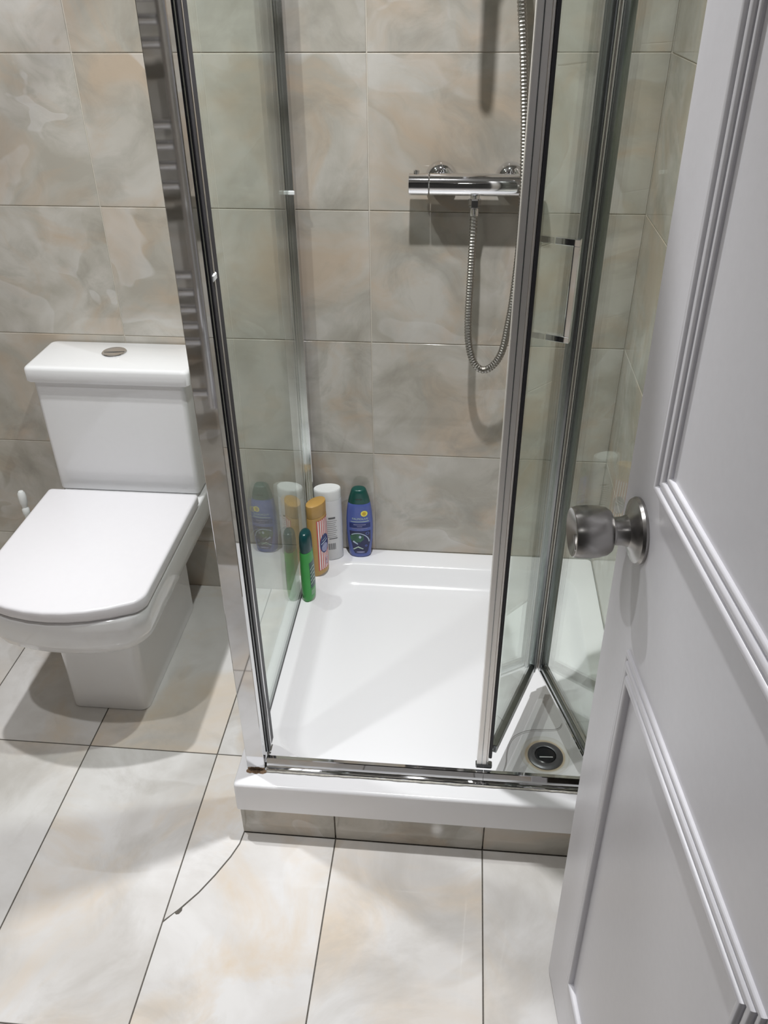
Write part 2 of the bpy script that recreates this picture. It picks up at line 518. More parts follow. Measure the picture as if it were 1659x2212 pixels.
# three beads with quirks between them, stepping down from one edge
PROF = [(0.0, -0.0008)] + bead(0.0, 0.0092, 0.0010, 0.0084) + bead(0.0106, 0.0206, 0.0008, 0.0066) + bead(0.0222, 0.0292, 0.0004, 0.0042) + [(0.0292, -0.0008)]
def moulding(s0, s1, z0, z1, flip=False):
    mb = MB()
    prof = [(0.0292 - a, h) for a, h in reversed(PROF)] if flip else PROF
    rings = []
    for (sx, sz, ix, iz) in ((s0, z0, 1, 1), (s1, z0, -1, 1), (s1, z1, -1, -1), (s0, z1, 1, -1), (s0, z0, 1, 1)):
        rings.append([Vector((sx + ix * wv, hv, sz + iz * wv)) for wv, hv in prof])
    mb.loft(rings, False, False, closed=False)
    return mb.build('panel_moulding', M_DOOR, door, 0.5)
moulding(-0.490, -0.095, 1.070, 1.885)
moulding(-0.490, -0.095, 0.167, 0.8575, True)
KM = Matrix.Translation((-0.0595, 0, 0.9955)) @ Matrix.Rotation(-PI / 2, 4, 'X')    # local z -> door +y
knob = MB().lathe([(0.0150, 0.026), (0.0152, 0.030), (0.0165, 0.0305), (0.0230, 0.0315), (0.0262, 0.036), (0.0280, 0.044), (0.0290, 0.054), (0.0285, 0.066), (0.0270, 0.0715), (0.0262, 0.0722),
                   (0.0250, 0.0716), (0.0120, 0.0655), (0.0060, 0.0640)], KM, 48).build('door_knob', M_STEEL, door, 0.5, 'brushed steel knob')
MB().lathe([(0.0365, 0.0), (0.0368, 0.003), (0.0350, 0.0062), (0.0290, 0.0085), (0.0215, 0.0105), (0.0175, 0.0135), (0.0158, 0.0185), (0.0152, 0.027)], KM, 48).build('rose', M_STEEL, knob, 0.5)
MB().box(-0.0022, 0.0022, 0.003, 0.021, 0.0625, 0.0705, 0.0006, 1, KM @ Matrix.Rotation(0.9, 4, 'Z')).build('lock_slot', M_STEEL, knob)
MB().lathe([(0.0028, 0.0630), (0.0028, 0.0655)], KM @ Matrix.Translation((0, 0, 0)), 12).build('lock_hole', M_BLACK, knob)

# ------------------------------------------------------------------ shower plinth and tray
pl = thing('shower_plinth', 'marble-tiled plinth carrying the white shower tray', 'plinth')
MB().box(PLX + 0.008, XR - 0.001, PLY + 0.008, -0.001, 0.0, 0.0785).build('core', M_GROUT_W, pl)
def pltile(x0, x1, y0, y1):
    o = MB().box(-(x1 - x0) / 2, (x1 - x0) / 2, -(y1 - y0) / 2, (y1 - y0) / 2, 0.0, 0.0785, 0.0008).build('tile', M_WALL, pl, 0.3)
    o.location = ((x0 + x1) / 2, (y0 + y1) / 2, 0.0012)
pltile(PLX, FX - 0.0012, PLY, PLY + 0.0079)
pltile(FX + 0.0012, FX + 0.2988, PLY, PLY + 0.0079)
pltile(FX + 0.3012, XR - 0.0015, PLY, PLY + 0.0079)
pltile(PLX, PLX + 0.0079, PLY + 0.0092, -0.4012)
pltile(PLX, PLX + 0.0079, -0.3988, -0.0015)

TRX0, TRX1, TRY0, TRY1 = -0.200, XR - 0.0015, -0.808, -0.0015
tray = thing('shower_tray', 'white acrylic shower tray with a round drain', 'shower tray')
mb = MB()
R = []
for ins, z, r in ((0.002, 0.0815, 0.006), (0.0, 0.083, 0.006), (0.0, 0.1515, 0.008), (0.0008, 0.1548, 0.008), (0.0028, 0.1572, 0.009), (0.0060, 0.1581, 0.012), (0.014, 0.1582, 0.014)):
    R.append(rrect(TRX0 + ins, TRX1 - ins * 0.2, TRY0 + ins, TRY1 - ins * 0.2, z, r))
lip = (-0.142, 0.535, -0.738, -0.060, 0.085)
bot = (-0.088, 0.497, -0.702, -0.125, 0.070)
for t, z in ((0.0, 0.1582), (0.06, 0.1572), (0.14, 0.1535), (0.34, 0.138), (0.56, 0.1215), (0.72, 0.1135), (0.86, 0.1102), (1.0, 0.109)):
    q = [a + (b - a) * t for a, b in zip(lip, bot)]
    R.append(rrect(*q[:4], z, q[4]))
DCX, DCY = 0.425, -0.636
circ = rrect(DCX - 0.054, DCX + 0.054, DCY - 0.054, DCY + 0.054, 0.1045, 0.05399)
for t, z in ((0.35, 0.1080), (0.7, 0.1070), (0.92, 0.1058)):
    R.append([a.lerp(b, t) for a, b in zip(R[14], circ)])
    for p in R[-1]:
        p.z = z
R.append(circ)
R.append(rrect(DCX - 0.042, DCX + 0.042, DCY - 0.042, DCY + 0.042, 0.1025, 0.04199))
R.append(rrect(DCX - 0.030, DCX + 0.030, DCY - 0.030, DCY + 0.030, 0.1018, 0.02999))
mb.loft(R)
mb.build('tray_body', M_TRAY, tray, 0.9)
DM = Matrix.Translation((DCX, DCY, 0))
MB().lathe([(0.0225, 0.1035), (0.0225, 0.1062), (0.0245, 0.1072), (0.033, 0.1066), (0.0365, 0.1048), (0.037, 0.1030)], DM, 40, False, False).build('drain_ring', M_GREYRING, tray, 0.6, 'grey metal drain ring')
cap = MB().lathe([(0.0225, 0.1030), (0.0225, 0.1045), (0.019, 0.1058), (0.010, 0.1062), (0.0001, 0.1063)], DM, 28).build('drain_cover', M_BLACK, tray, 0.3, 'black drain cover')
MB().box(-0.014, 0.014, -0.0011, 0.0011, 0.1064, 0.1070, 0, 1, Matrix.Translation((DCX + 0.001, DCY - 0.006, 0)) @ Matrix.Rotation(0.06, 4, 'Z')).build('cover_mark', M_PLASTIC_W, cap)
# a stray hair lying by the drain
hp = [(0.335, -0.690), (0.341, -0.665), (0.343, -0.640), (0.349, -0.615), (0.360, -0.594), (0.379, -0.580), (0.400, -0.572), (0.425, -0.569), (0.447, -0.567), (0.460, -0.560), (0.466, -0.548)]
def smooth(pts, n):
    P = [Vector(p) for p in pts]
    P = [2 * P[0] - P[1]] + P + [2 * P[-1] - P[-2]]
    out = []
    for i in range(1, len(P) - 2):
        for k in range(n):
            t = k / n
            a, b, c, d = P[i - 1], P[i], P[i + 1], P[i + 2]
            out.append(0.5 * ((2 * b) + (c - a) * t + (2 * a - 5 * b + 4 * c - d) * t * t + (3 * b - a - 3 * c + d) * t ** 3))
    out.append(P[-2])
    return out
tag(MB().tube(smooth([(x, y, 0.1092) for x, y in hp], 4), 0.0006, 5).build('hair_strand', M_HAIR), 'thin loose hair lying in the tray beside the drain', 'hair')

# ------------------------------------------------------------------ shower enclosure
enc = thing('shower_enclosure', 'chrome-framed glass shower enclosure with folded bifold door', 'shower enclosure', (0, 0, 0))
ZT = 0.1586      # tray rim
TOP = 1.90
# corner post: broad polished front face, jamb and seals behind it
post = MB().box(-0.1785, -0.1425, -0.770, -0.742, ZT, TOP, 0.0012).build('corner_post', M_POST, enc)
MB().box(-0.1780, -0.1415, -0.7405, -0.700, ZT + 0.02, TOP, 0.001).build('jamb_channel', M_ALUD, post)
MB().box(-0.1412, -0.1385, -0.7395, -0.727, ZT + 0.02, TOP, 0.0005).build('jamb_seal', M_SEAL, post)
MB().box(-0.1412, -0.1380, -0.7250, -0.7195, ZT + 0.02, TOP, 0.0008).build('jamb_bead', M_ALU, post)
MB().box(-0.1412, -0.1385, -0.7175, -0.7005, ZT + 0.02, TOP, 0.0005).build('jamb_seal', M_SEAL, post)
MB().box(-0.1410, -0.1365, -0.7340, -0.7160, 1.136, 1.146, 0.0015).build('screw_cap', M_PLASTIC_W, post)
# brown residue where the post stands on the tray
st = MB()
for i in range(9):
    x = -0.176 + i * 0.0042
    st.lathe([(0.0001, 0.0030), (0.003, 0.0022), (0.0045 + 0.001 * math.sin(i * 2.1), 0.0)], Matrix.Translation((x, -0.7725 - 0.0012 * math.sin(i * 0.42), ZT)), 9, False, False)
st.build('rust_stain', M_BROWN, post)
# bead of sealant along the rail
sl = MB()
sl.tube([(-0.139 + 0.011 * i, -0.7718 + random.uniform(-0.0006, 0.0006), ZT + 0.0023) for i in range(63)], lambda i: 0.0016 + random.uniform(-0.0005, 0.0005), 6)
sl.build('sealant_bead', M_SILICONE, enc)
# wall channel
ch = MB().box(-0.2005, -0.1790, -0.034, -0.0005, ZT, TOP, 0.001).build('wall_channel', M_ALU, enc)
MB().box(-0.1789, -0.1560, -0.030, -0.0005, ZT, TOP, 0.001).build('channel_cover', M_ALU, ch)
MB().box(-0.1788, -0.1742, -0.0355, -0.0302, ZT, TOP, 0.001).build('channel_bead', M_ALU, ch)
MB().box(-0.1690, -0.1545, -0.0340, -0.0302, 1.096, 1.104, 0.001).build('screw_cap', M_PLASTIC_W, ch)
# fixed side pane
sg = MB().box(-0.1710, -0.1660, -0.7000, -0.0340, ZT + 0.0004, TOP).build('side_pane', M_GLASS, enc, 0.6)
MB().box(-0.1722, -0.1648, -0.6990, -0.0362, ZT, ZT + 0.0022, 0.0004).build('pane_seal', M_GREYRING, sg)
# bottom rail in two lengths, head rails above
rail = MB().loft([[Vector((x, y, z)) for y, z in ((-0.7690, ZT), (-0.7690, ZT + 0.0030), (-0.7680, ZT + 0.0042), (-0.7626, ZT + 0.0046), (-0.7618, ZT + 0.0054), (-0.7568, ZT + 0.0212), (-0.7556, ZT + 0.0224), (-0.7490, ZT + 0.0226), (-0.7475, ZT + 0.0212), (-0.7470, ZT))] for x in (-0.1405, 0.2895)]).build('bottom_rail', M_POST, enc, 0.35)
rail2 = MB().loft([[Vector((x, y, z)) for y, z in ((-0.7690, ZT), (-0.7690, ZT + 0.0030), (-0.7680, ZT + 0.0042), (-0.7626, ZT + 0.0046), (-0.7618, ZT + 0.0054), (-0.7568, ZT + 0.0212), (-0.7556, ZT + 0.0224), (-0.7490, ZT + 0.0226), (-0.7475, ZT + 0.0212), (-0.7470, ZT))] for x in (0.2902, 0.5480)]).build('bottom_rail', M_POST, enc, 0.35)
MB().box(-0.1405, 0.5480, -0.770, -0.735, TOP - 0.035, TOP, 0.001).build('head_rail', M_ALU, enc)
MB().box(-0.1800, -0.1580, -0.7000, -0.0340, TOP + 0.0002, TOP + 0.02, 0.001).build('side_head_rail', M_ALU, enc)
MB().box(0.5490, 0.5838, -0.772, -0.730, ZT, TOP, 0.001).build('wall_jamb', M_ALU, enc)

A, B = Vector((0.3010, -0.7300)), Vector((0.4010, -0.4650))
A2, B2 = Vector((0.4990, -0.7270)), Vector((0.4180, -0.4650))
def leafmat(a, b):
    t = (b - a).normalized()
    return Matrix(((t.x, -t.y, 0, a.x), (t.y, t.x, 0, a.y), (0, 0, 1, 0), (0, 0, 0, 1))), (b - a).length
LZ0, LZ1 = 0.1930, TOP - 0.038
# leading leaf: local x from the leading edge to the fold
lm, ln = leafmat(A, B)
lead = MB().box(0.018, ln - 0.018, -0.0022, 0.0022, LZ0 + 0.012, LZ1 - 0.012).build('leading_leaf', M_GLASS, enc)
lead.matrix_local = lm
MB().box(0.018, ln - 0.018, -0.0075, 0.0075, LZ0, LZ0 + 0.020, 0.001).build('leaf_rail', M_ALUD, lead)
MB().box(0.018, ln - 0.018, -0.0075, 0.0075, LZ1 - 0.020, LZ1, 0.001).build('leaf_rail', M_ALUD, lead)
MB().box(ln - 0.0175, ln - 0.001, -0.009, 0.009, LZ0, LZ1, 0.002, 2).build('fold_stile', M_ALUD, lead)
MB().box(ln - 0.0150, ln - 0.0050, -0.0115, -0.0092, LZ0 + 0.01, LZ1, 0.0008).build('stile_bead', M_SATIN, lead)
# leading stile stands square to the opening
iv = lm.inverted()
for nm, mt, b in (('leading_stile', M_SATIN, (0.2765, 0.2950, -0.7440, -0.722, ZT + 0.0245, LZ1, 0.001)),
                  ('stile_groove', M_ALUD, (0.2852, 0.2866, -0.7446, -0.7441, ZT + 0.03, LZ1, 0)),
                  ('stile_edge', M_SATIN, (0.2952, 0.2985, -0.7445, -0.724, ZT + 0.04, LZ1, 0.0008)),
                  ('magnet_seal', M_SEAL, (0.2987, 0.3045, -0.7445, -0.727, ZT + 0.05, LZ1, 0.0015)),
                  ('pivot_shoe', M_ALUD, (0.2740, 0.3060, -0.7470, -0.7330, ZT + 0.0230, ZT + 0.0330, 0.002))):
    o = MB().box(*b[:6], b[6], 1, iv).build(nm, mt, lead)
# D handle of square bar on the outer face
hd = MB()
HY = -0.0022
hd.box(0.086, 0.0955, HY - 0.036, HY - 0.0005, 1.174, 1.1835, 0.0006)
hd.box(0.086, 0.0955, HY - 0.036, HY - 0.0005, 1.032, 1.0415, 0.0006)
hd.box(0.0862, 0.0953, HY - 0.036, HY - 0.0265, 1.0416, 1.1739, 0.0006)
hd.build('handle', M_CHROME, lead, 0.4, 'square chrome D handle')
# hinge leaf: local x from the wall side to the fold
lm2, ln2 = leafmat(A2, B2)
hin = MB().box(0.016, ln2 - 0.018, -0.0022, 0.0022, LZ0 + 0.012, LZ1 - 0.012).build('hinge_leaf', M_GLASS, enc)
hin.matrix_local = lm2
MB().box(0.016, ln2 - 0.018, -0.0085, 0.0085, LZ0, LZ0 + 0.022, 0.0015).build('leaf_rail', M_ALUD, hin)
MB().box(0.016, ln2 - 0.018, 0.0088, 0.0110, LZ0 + 0.003, LZ0 + 0.010, 0.0006).build('rail_bead', M_ALU, hin)
MB().box(0.016, ln2 - 0.018, -0.0030, 0.0030, LZ0 + 0.0222, LZ0 + 0.0250, 0.0006).build('rail_bead', M_ALU, hin)
MB().box(0.016, ln2 - 0.018, -0.0075, 0.0075, LZ1 - 0.020, LZ1, 0.001).build('leaf_rail', M_ALUD, hin)
MB().box(ln2 - 0.0175, ln2 - 0.001, -0.0095, 0.0095, LZ0, LZ1, 0.002, 2).build('fold_stile', M_ALUD, hin)
MB().box(ln2 - 0.0140, ln2 - 0.0070, 0.0097, 0.0118, LZ0 + 0.01, LZ1, 0.0008).build('stile_bead', M_SATIN, hin)
MB().box(-0.006, 0.0155, -0.010, 0.010, ZT + 0.024, LZ1, 0.0015).build('pivot_stile', M_ALU, hin)
MB().tube([(0.4085, -0.4560, LZ0 + 0.004), (0.4085, -0.4560, LZ1)], 0.0055, 12).build('fold_hinge', M_ALUD, enc)

# ------------------------------------------------------------------ thermostatic shower valve, hose, hand shower
BX0, BX1, BY, BZ = 0.088, 0.362, -0.047, 1.1240
val = thing('shower_valve', 'chrome thermostatic bar shower valve on the marble wall', 'shower valve', (0.225, 0, BZ))
AX = Matrix.Translation((0, BY, 0)) @ Matrix.Rotation(PI / 2, 4, 'Y')      # local z -> +x
def bar(h0, h1, r=0.0215):
    return [(r - 0.0015, h0), (r, h0 + 0.0012), (r, h1 - 0.0012), (r - 0.0015, h1)]
MB().lathe(bar(-0.094, 0.094), AX, 40).build('valve_body', M_CHROME, val, 0.5)
tn = MB().lathe(bar(-0.137, -0.0955, 0.0213), AX, 40).build('temperature_knob', M_CHROME, val, 0.5)
MB().lathe([(0.0062, 0.0), (0.0062, 0.006), (0.005, 0.007)], Matrix.Translation((-0.122, BY + 0.004, 0.0200)), 16).build('safety_button', M_CHROME, tn)
MB().lathe(bar(0.0955, 0.137, 0.0213), AX, 40).build('flow_knob', M_CHROME, val, 0.5)
for x in (-0.0725, 0.0725):
    MB().lathe([(0.0330, -0.0036), (0.0335, 0.004), (0.0328, 0.010), (0.0300, 0.017), (0.0255, 0.0225), (0.0200, 0.0255), (0.0165, 0.0265), (0.0160, 0.038)], Matrix.Translation((x, 0, 0.004)) @ Matrix.Rotation(PI / 2, 4, 'X'), 36).build('wall_escutcheon', M_CHROME, val, 0.5)
MB().lathe([(0.0095, -0.0200), (0.0095, -0.026)], Matrix.Translation((0, BY, 0)), 20).build('hose_outlet', M_CHROME, val)

hs = thing('shower_hose', 'ribbed steel shower hose hanging in a loop below the valve', 'hose', (0.225, BY, 1.096))
hpts = [(0.225, -0.047, 1.0675), (0.2245, -0.062, 1.020), (0.2240, -0.068, 0.950), (0.2230, -0.073, 0.858), (0.2265, -0.075, 0.795), (0.2400, -0.076, 0.748), (0.2615, -0.077, 0.7305), (0.2840, -0.080, 0.744),
        (0.3015, -0.084, 0.780), (0.3100, -0.088, 0.840), (0.3160, -0.093, 0.905), (0.3205, -0.100, 1.020), (0.3185, -0.108, 1.130), (0.3130, -0.111, 1.230), (0.3065, -0.112, 1.301), (0.2985, -0.112, 1.377), (0.2890, -0.112, 1.448), (0.281, -0.110, 1.510), (0.274, -0.106, 1.570), (0.258, -0.098, 1.625), (0.228, -0.090, 1.650)]
dense = smooth(hpts, 40)
# resample evenly: two rings per rib
acc = [0.0]
for a, b in zip(dense, dense[1:]):
    acc.append(acc[-1] + (b - a).length)
step = 0.0021
even = []
j = 0
for i in range(int(acc[-1] / step)):
    s_ = i * step
    while acc[j + 1] < s_:
        j += 1
    even.append(dense[j].lerp(dense[j + 1], (s_ - acc[j]) / max(1e-9, acc[j + 1] - acc[j])))
o = MB().tube(even, lambda i: (0.0083, 0.0083, 0.0070)[i % 3], 10).build('hose_tube', M_HOSE, hs, 0.35)
o.location = (-0.225, -BY, -1.096)
MB().lathe([(0.0115, 0.0), (0.0132, -0.002), (0.0132, -0.016), (0.0115, -0.018), (0.0095, -0.019), (0.0092, -0.034), (0.0080, -0.036)], Matrix.Translation((0, 0, 0.001)), 6).build('hose_nut', M_CHROME, hs, 0.4)
MB().lathe([(0.0093, -0.018), (0.0098, -0.030), (0.0084, -0.037)], Matrix(), 20).build('hose_ferrule', M_CHROME, hs, 0.4)

hsx = thing('hand_shower', 'chrome hand shower held in a wall bracket above the valve', 'hand shower', (0.203, -0.160, 1.666))
MB().lathe([(0.0085, -0.162), (0.0105, -0.158), (0.0118, -0.13), (0.0125, 0.02), (0.0135, 0.10)], Matrix(), 20).build('grip', M_CHROME, hsx)
MB().lathe([(0.014, 0.0), (0.036, 0.010), (0.042, 0.018), (0.040, 0.024), (0.0001, 0.024)], Matrix.Translation((0, 0.006, 0.112)) @ Matrix.Rotation(PI * 0.62, 4, 'X'), 32).build('spray_head', M_CHROME, hsx)
br = thing('shower_bracket', 'chrome wall bracket that holds the hand shower', 'bracket', (0.203, 0, 1.666))
MB().lathe([(0.024, 0.0005), (0.024, 0.006), (0.014, 0.010), (0.011, 0.143)], Matrix.Rotation(PI / 2, 4, 'X'), 24).build('bracket_arm', M_CHROME, br)
MB().lathe([(0.0165, -0.016), (0.0175, 0.016), (0.0150, 0.016), (0.0142, -0.016)], Matrix.Translation((0, -0.160, 0)), 24, False, False).build('bracket_cup', M_CHROME, br)

# ------------------------------------------------------------------ toilet
wc = thing('toilet', 'white close-coupled toilet with closed square lid', 'toilet', (-0.5975, -0.3, 0))
def tl(o):
    o.location = (0.5975, 0.3, 0)
    return o
CX = -0.5975
def sec(hx, yf, yb, z, rf, rb, bow, cx=CX):
    return rrect(cx - hx, cx + hx, yf, yb, z, rf, rb, bow, 6, 8)
PAN = [(0.0955, -0.490, -0.095, 0.0015, 0.022, 0.012, 0.0), (0.0955, -0.489, -0.095, 0.10, 0.024, 0.012, 0.0), (0.0965, -0.490, -0.095, 0.20, 0.026, 0.012, 0.0), (0.0995, -0.494, -0.090, 0.240, 0.030, 0.012, 0.002),
       (0.112, -0.512, -0.070, 0.258, 0.040, 0.012, 0.008), (0.140, -0.545, -0.035, 0.268, 0.055, 0.012, 0.020), (0.160, -0.567, -0.016, 0.280, 0.060, 0.012, 0.030), (0.172, -0.580, -0.012, 0.300, 0.050, 0.012, 0.038),
       (0.1795, -0.588, -0.010, 0.330, 0.042, 0.012, 0.043), (0.1835, -0.592, -0.010, 0.365, 0.036, 0.012, 0.046), (0.1850, -0.593, -0.010, 0.388, 0.034, 0.012, 0.047), (0.1838, -0.5915, -0.011, 0.3935, 0.034, 0.012, 0.047), (0.1800, -0.588, -0.014, 0.3955, 0.032, 0.012, 0.046)]
mb = MB()
mb.loft([sec(*a) for a in PAN])
mb.box(CX - 0.170, CX + 0.170, -0.148, -0.012, 0.390, 0.4055, 0.004, 2)
tl(mb.build('pan', M_CERAMIC, wc, 0.9))
mb = MB()
mb.loft([sec(0.1835, -0.581, -0.190, 0.3962, 0.024, 0.008, 0.053), sec(0.1845, -0.582, -0.189, 0.398, 0.024, 0.008, 0.053), sec(0.1845, -0.582, -0.189, 0.4025, 0.024, 0.008, 0.053), sec(0.1835, -0.581, -0.190, 0.4035, 0.024, 0.008, 0.053)])
tl(mb.build('seat', M_SEAT, wc, 0.7))
mb = MB()
LID = [(0.004, 0.4042), (0.0008, 0.4055), (0.0, 0.408), (0.0, 0.4245), (0.0010, 0.4275), (0.0035, 0.4295), (0.008, 0.4302)]
mb.loft([sec(0.1880 - i, -0.585 + i, -0.182 - i, z, 0.024 - i * 0.6, 0.008, 0.058) for i, z in LID])
tl(mb.build('seat_lid', M_SEAT, wc, 0.7))
mb = MB()
CIS = [(0.006, 0.4062), (0.001, 0.409), (0.0, 0.414)]
rings = [rrect(CX - 0.1785 + i, CX + 0.1790 - i, -0.148 + i, -0.010 - i * 0.2, z, 0.012) for i, z in CIS] + [rrect(-0.7745, -0.4150, -0.154, -0.008, 0.7035, 0.012)]
mb.loft(rings)
tl(mb.build('cistern', M_CERAMIC, wc, 0.7))
mb = MB()
LD = [(0.008, 0.7042), (0.002, 0.7048), (0.0, 0.7075), (0.0, 0.7340), (0.0015, 0.7385), (0.005, 0.7412), (0.010, 0.7420)]
mb.loft([rrect(-0.7850 + i, -0.3975 - i, -0.1655 + i, -0.0045 - i * 0.3, z, 0.012) for i, z in LD])
cl = tl(mb.build('cistern_lid', M_CERAMIC, wc, 0.7))
fb = MB().lathe([(0.0290, 0.7415), (0.0290, 0.7440), (0.0275, 0.7455), (0.0245, 0.7450), (0.0235, 0.7444), (0.012, 0.7440), (0.0001, 0.7438)], Matrix.Translation((-0.6025, -0.0675, 0)), 40).build('flush_button', M_CHROME, cl, 0.4, 'round chrome flush button')
MB().box(-0.0240, 0.0240, -0.0006, 0.0006, 0.7438, 0.7450, 0, 1, Matrix.Translation((-0.6025, -0.0675, 0)) @ Matrix.Rotation(0.15, 4, 'Z')).build('button_split', M_ALUD, cl)

# toilet brush behind the pan
tb = thing('toilet_brush', 'white toilet brush standing behind the toilet', 'toilet brush', (-0.912, -0.105, 0))
MB().lathe([(0.048, 0.001), (0.050, 0.006), (0.046, 0.10), (0.043, 0.195), (0.040, 0.197), (0.020, 0.200), (0.012, 0.206)], Matrix(), 28).build('holder', M_PLASTIC_W, tb)
MB().lathe([(0.0075, 0.205), (0.0075, 0.255), (0.0095, 0.262), (0.0095, 0.272), (0.0070, 0.278), (0.0070, 0.292), (0.0096, 0.298), (0.0096, 0.312), (0.0068, 0.317), (0.0080, 0.324), (0.0104, 0.332), (0.0108, 0.348), (0.0095, 0.360), (0.0060, 0.3655), (0.0001, 0.3665)], Matrix(), 20).build('handle', M_PLASTIC_W, tb)

# ------------------------------------------------------------------ bottles
def ell(a, b, z, n=40, p=2.0):
    out = []
    for i in range(n):
        t = 2 * PI * i / n
        c, s_ = math.cos(t), math.sin(t)
        out.append(Vector((a * math.copysign(abs(c) ** (2 / p), c), b * math.copysign(abs(s_) ** (2 / p), s_), z)))
    return out
class Bottle:
    """oval bottle, front on local -y"""
    def __init__(s, secs, p=2.0):
        s.secs, s.p = secs, p
    def ab(s, z):
        S = s.secs
        for (z0, a0, b0), (z1, a1, b1) in zip(S, S[1:]):
            if z0 <= z <= z1:
                t = (z - z0) / max(1e-9, z1 - z0)
                return a0 + (a1 - a0) * t, b0 + (b1 - b0) * t
        return S[-1][1:] if z > S[-1][0] else S[0][1:]
    def pt(s, x, z, off):
        a, b = s.ab(z)
        q = max(-0.995, min(0.995, x / a))
        y = -b * (1 - abs(q) ** s.p) ** (1 / s.p)
        nx, ny = abs(q) ** (s.p - 1) / a * (1 if q > 0 else -1), -((1 - abs(q) ** s.p) ** ((s.p - 1) / s.p)) / b
        l = math.hypot(nx, ny)
        return Vector((q * a + nx / l * off, y + ny / l * off, z))
    def body(s, name, mat, parent, n=40):
        return MB().loft([ell(a, b, z, n, s.p) for z, a, b in s.secs]).build(name, mat, parent, 0.7)
    def wrap(s, name, polys, off, mat, parent, cell=0.004):
        """flat print: polygons in (x, z) laid onto the front"""
        bm = bmesh.new()
        for poly in polys:
            vs = [bm.verts.new((x, 0, z)) for x, z in poly]
            bm.faces.new(vs)
        bmesh.ops.triangulate(bm, faces=bm.faces)
        for _ in range(3):
            es = [e for e in bm.edges if e.calc_length() > cell]
            if not es:
                break
            bmesh.ops.subdivide_edges(bm, edges=es, cuts=1)
            bmesh.ops.triangulate(bm, faces=bm.faces)
        for v in bm.verts:
            v.co = s.pt(v.co.x, v.co.z, off)
        bmesh.ops.recalc_face_normals(bm, faces=bm.faces)
        me = bpy.data.meshes.new(name)
        bm.to_mesh(me)
        bm.free()
        for pgn in me.polygons:
            pgn.use_smooth = True
        return link(name, me, mat, parent)
    def text(s, name, body, x, z, size, off, mat, parent, width=None):
        cu = bpy.data.curves.new(name, 'FONT')
        cu.body = body
        cu.size = size
        cu.align_x = 'CENTER'
        cu.resolution_u = 2
        t = bpy.data.objects.new(name, cu)
        COL.objects.link(t)
        bpy.context.view_layer.update()
        me = bpy.data.meshes.new_from_object(t.evaluated_get(bpy.context.evaluated_depsgraph_get()))
        bpy.data.objects.remove(t)
        bpy.data.curves.remove(cu)
        w_ = max(v.co.x for v in me.vertices) - min(v.co.x for v in me.vertices)
        k = (width / w_) if width else 1.0
        for v in me.vertices:
            v.co = s.pt(x + v.co.x * k, z + v.co.y, off)
        me.name = name
        me.materials.clear()
        return link(name, me, mat, parent)
def disc(cx, cz, rx, rz=None, n=28, a0=0.0, a1=2 * PI):
    rz = rx if rz is None else rz
    return [(cx + rx * math.cos(a0 + (a1 - a0) * i / n), cz + rz * math.sin(a0 + (a1 - a0) * i / n)) for i in range(n)]
def arc(cx, cz, r0, r1, a0, a1, n=16, sx=1.0):
    return [[(cx + sx * r * math.cos(t), cz + r * math.sin(t)) for r, t in ((r0, a0 + (a1 - a0) * i / n), (r1, a0 + (a1 - a0) * i / n), (r1, a0 + (a1 - a0) * (i + 1) / n), (r0, a0 + (a1 - a0) * (i + 1) / n))] for i in range(n)]
def rect(x0, x1, z0, z1):
    return [(x0, z0), (x1, z0), (x1, z1), (x0, z1)]
RIM = 0.1586

# blue shampoo, dark green cap
bl = thing('shampoo_bottle', 'blue shampoo bottle with dark green cap against the back wall', 'bottle', (-0.0375, -0.0245, RIM), 0.06, 'toiletry bottles on the tray rim')
B1 = Bottle([(0.0, 0.0245, 0.0140), (0.0015, 0.0268, 0.0160), (0.006, 0.0290, 0.0178), (0.02, 0.0305, 0.0188), (0.05, 0.0335, 0.0198), (0.085, 0.0352, 0.0204), (0.115, 0.0350, 0.0204), (0.140, 0.0333, 0.0198), (0.160, 0.0306, 0.0188), (0.1685, 0.0290, 0.0180), (0.170, 0.0280, 0.0172)], 2.2)
B1.body('body', M_BLUE, bl)
MB().loft([ell(a, b, z, 40, 2.2) for z, a, b in ((0.1702, 0.0284, 0.0176), (0.172, 0.0286, 0.0178), (0.186, 0.0255, 0.0170), (0.200, 0.0212, 0.0158), (0.2065, 0.0190, 0.0150), (0.2095, 0.0165, 0.0130), (0.2105, 0.0130, 0.010))]).build('cap', M_DKGREEN, bl, 0.7)
MB().box(-0.008, 0.008, -0.0178, -0.0150, 0.1850, 0.1865, 0.0005).build('cap_lip', M_BLACK, bl)
pn = B1.wrap('label_panel', [[(-0.026, 0.088), (0.029, 0.088), (0.029, 0.06), (0.022, 0.022), (0.017, 0.014), (-0.013, 0.014), (-0.017, 0.022), (-0.024, 0.06)]], 0.0004, M_NAVY2, bl)
B1.wrap('label_band', [rect(-0.026, 0.029, 0.098, 0.113)], 0.0004, M_NAVY, bl)
B1.wrap('label_leaf', [disc(-0.010, 0.066, 0.015, 0.016), [(0.0, 0.05), (0.012, 0.062), (0.010, 0.074), (-0.002, 0.070)]], 0.0006, M_LEAF, pn)
B1.wrap('label_swoosh', arc(-0.004, 0.052, 0.0275, 0.0300, 0.0, 2.2, 18), 0.0008, M_PALEBLUE, pn)
B1.wrap('label_drop', [disc(0.0015, 0.069, 0.0034, 0.0045, 14), [(-0.018, 0.052), (-0.005, 0.044), (-0.004, 0.047), (-0.016, 0.057)]], 0.0008, M_PALEBLUE, pn)
B1.wrap('label_wave', [[(-0.018, 0.029), (-0.016, 0.0265), (-0.005, 0.0345), (0.0085, 0.0285), (0.010, 0.0305), (-0.004, 0.0385)]], 0.0008, M_PALEGREEN, pn)
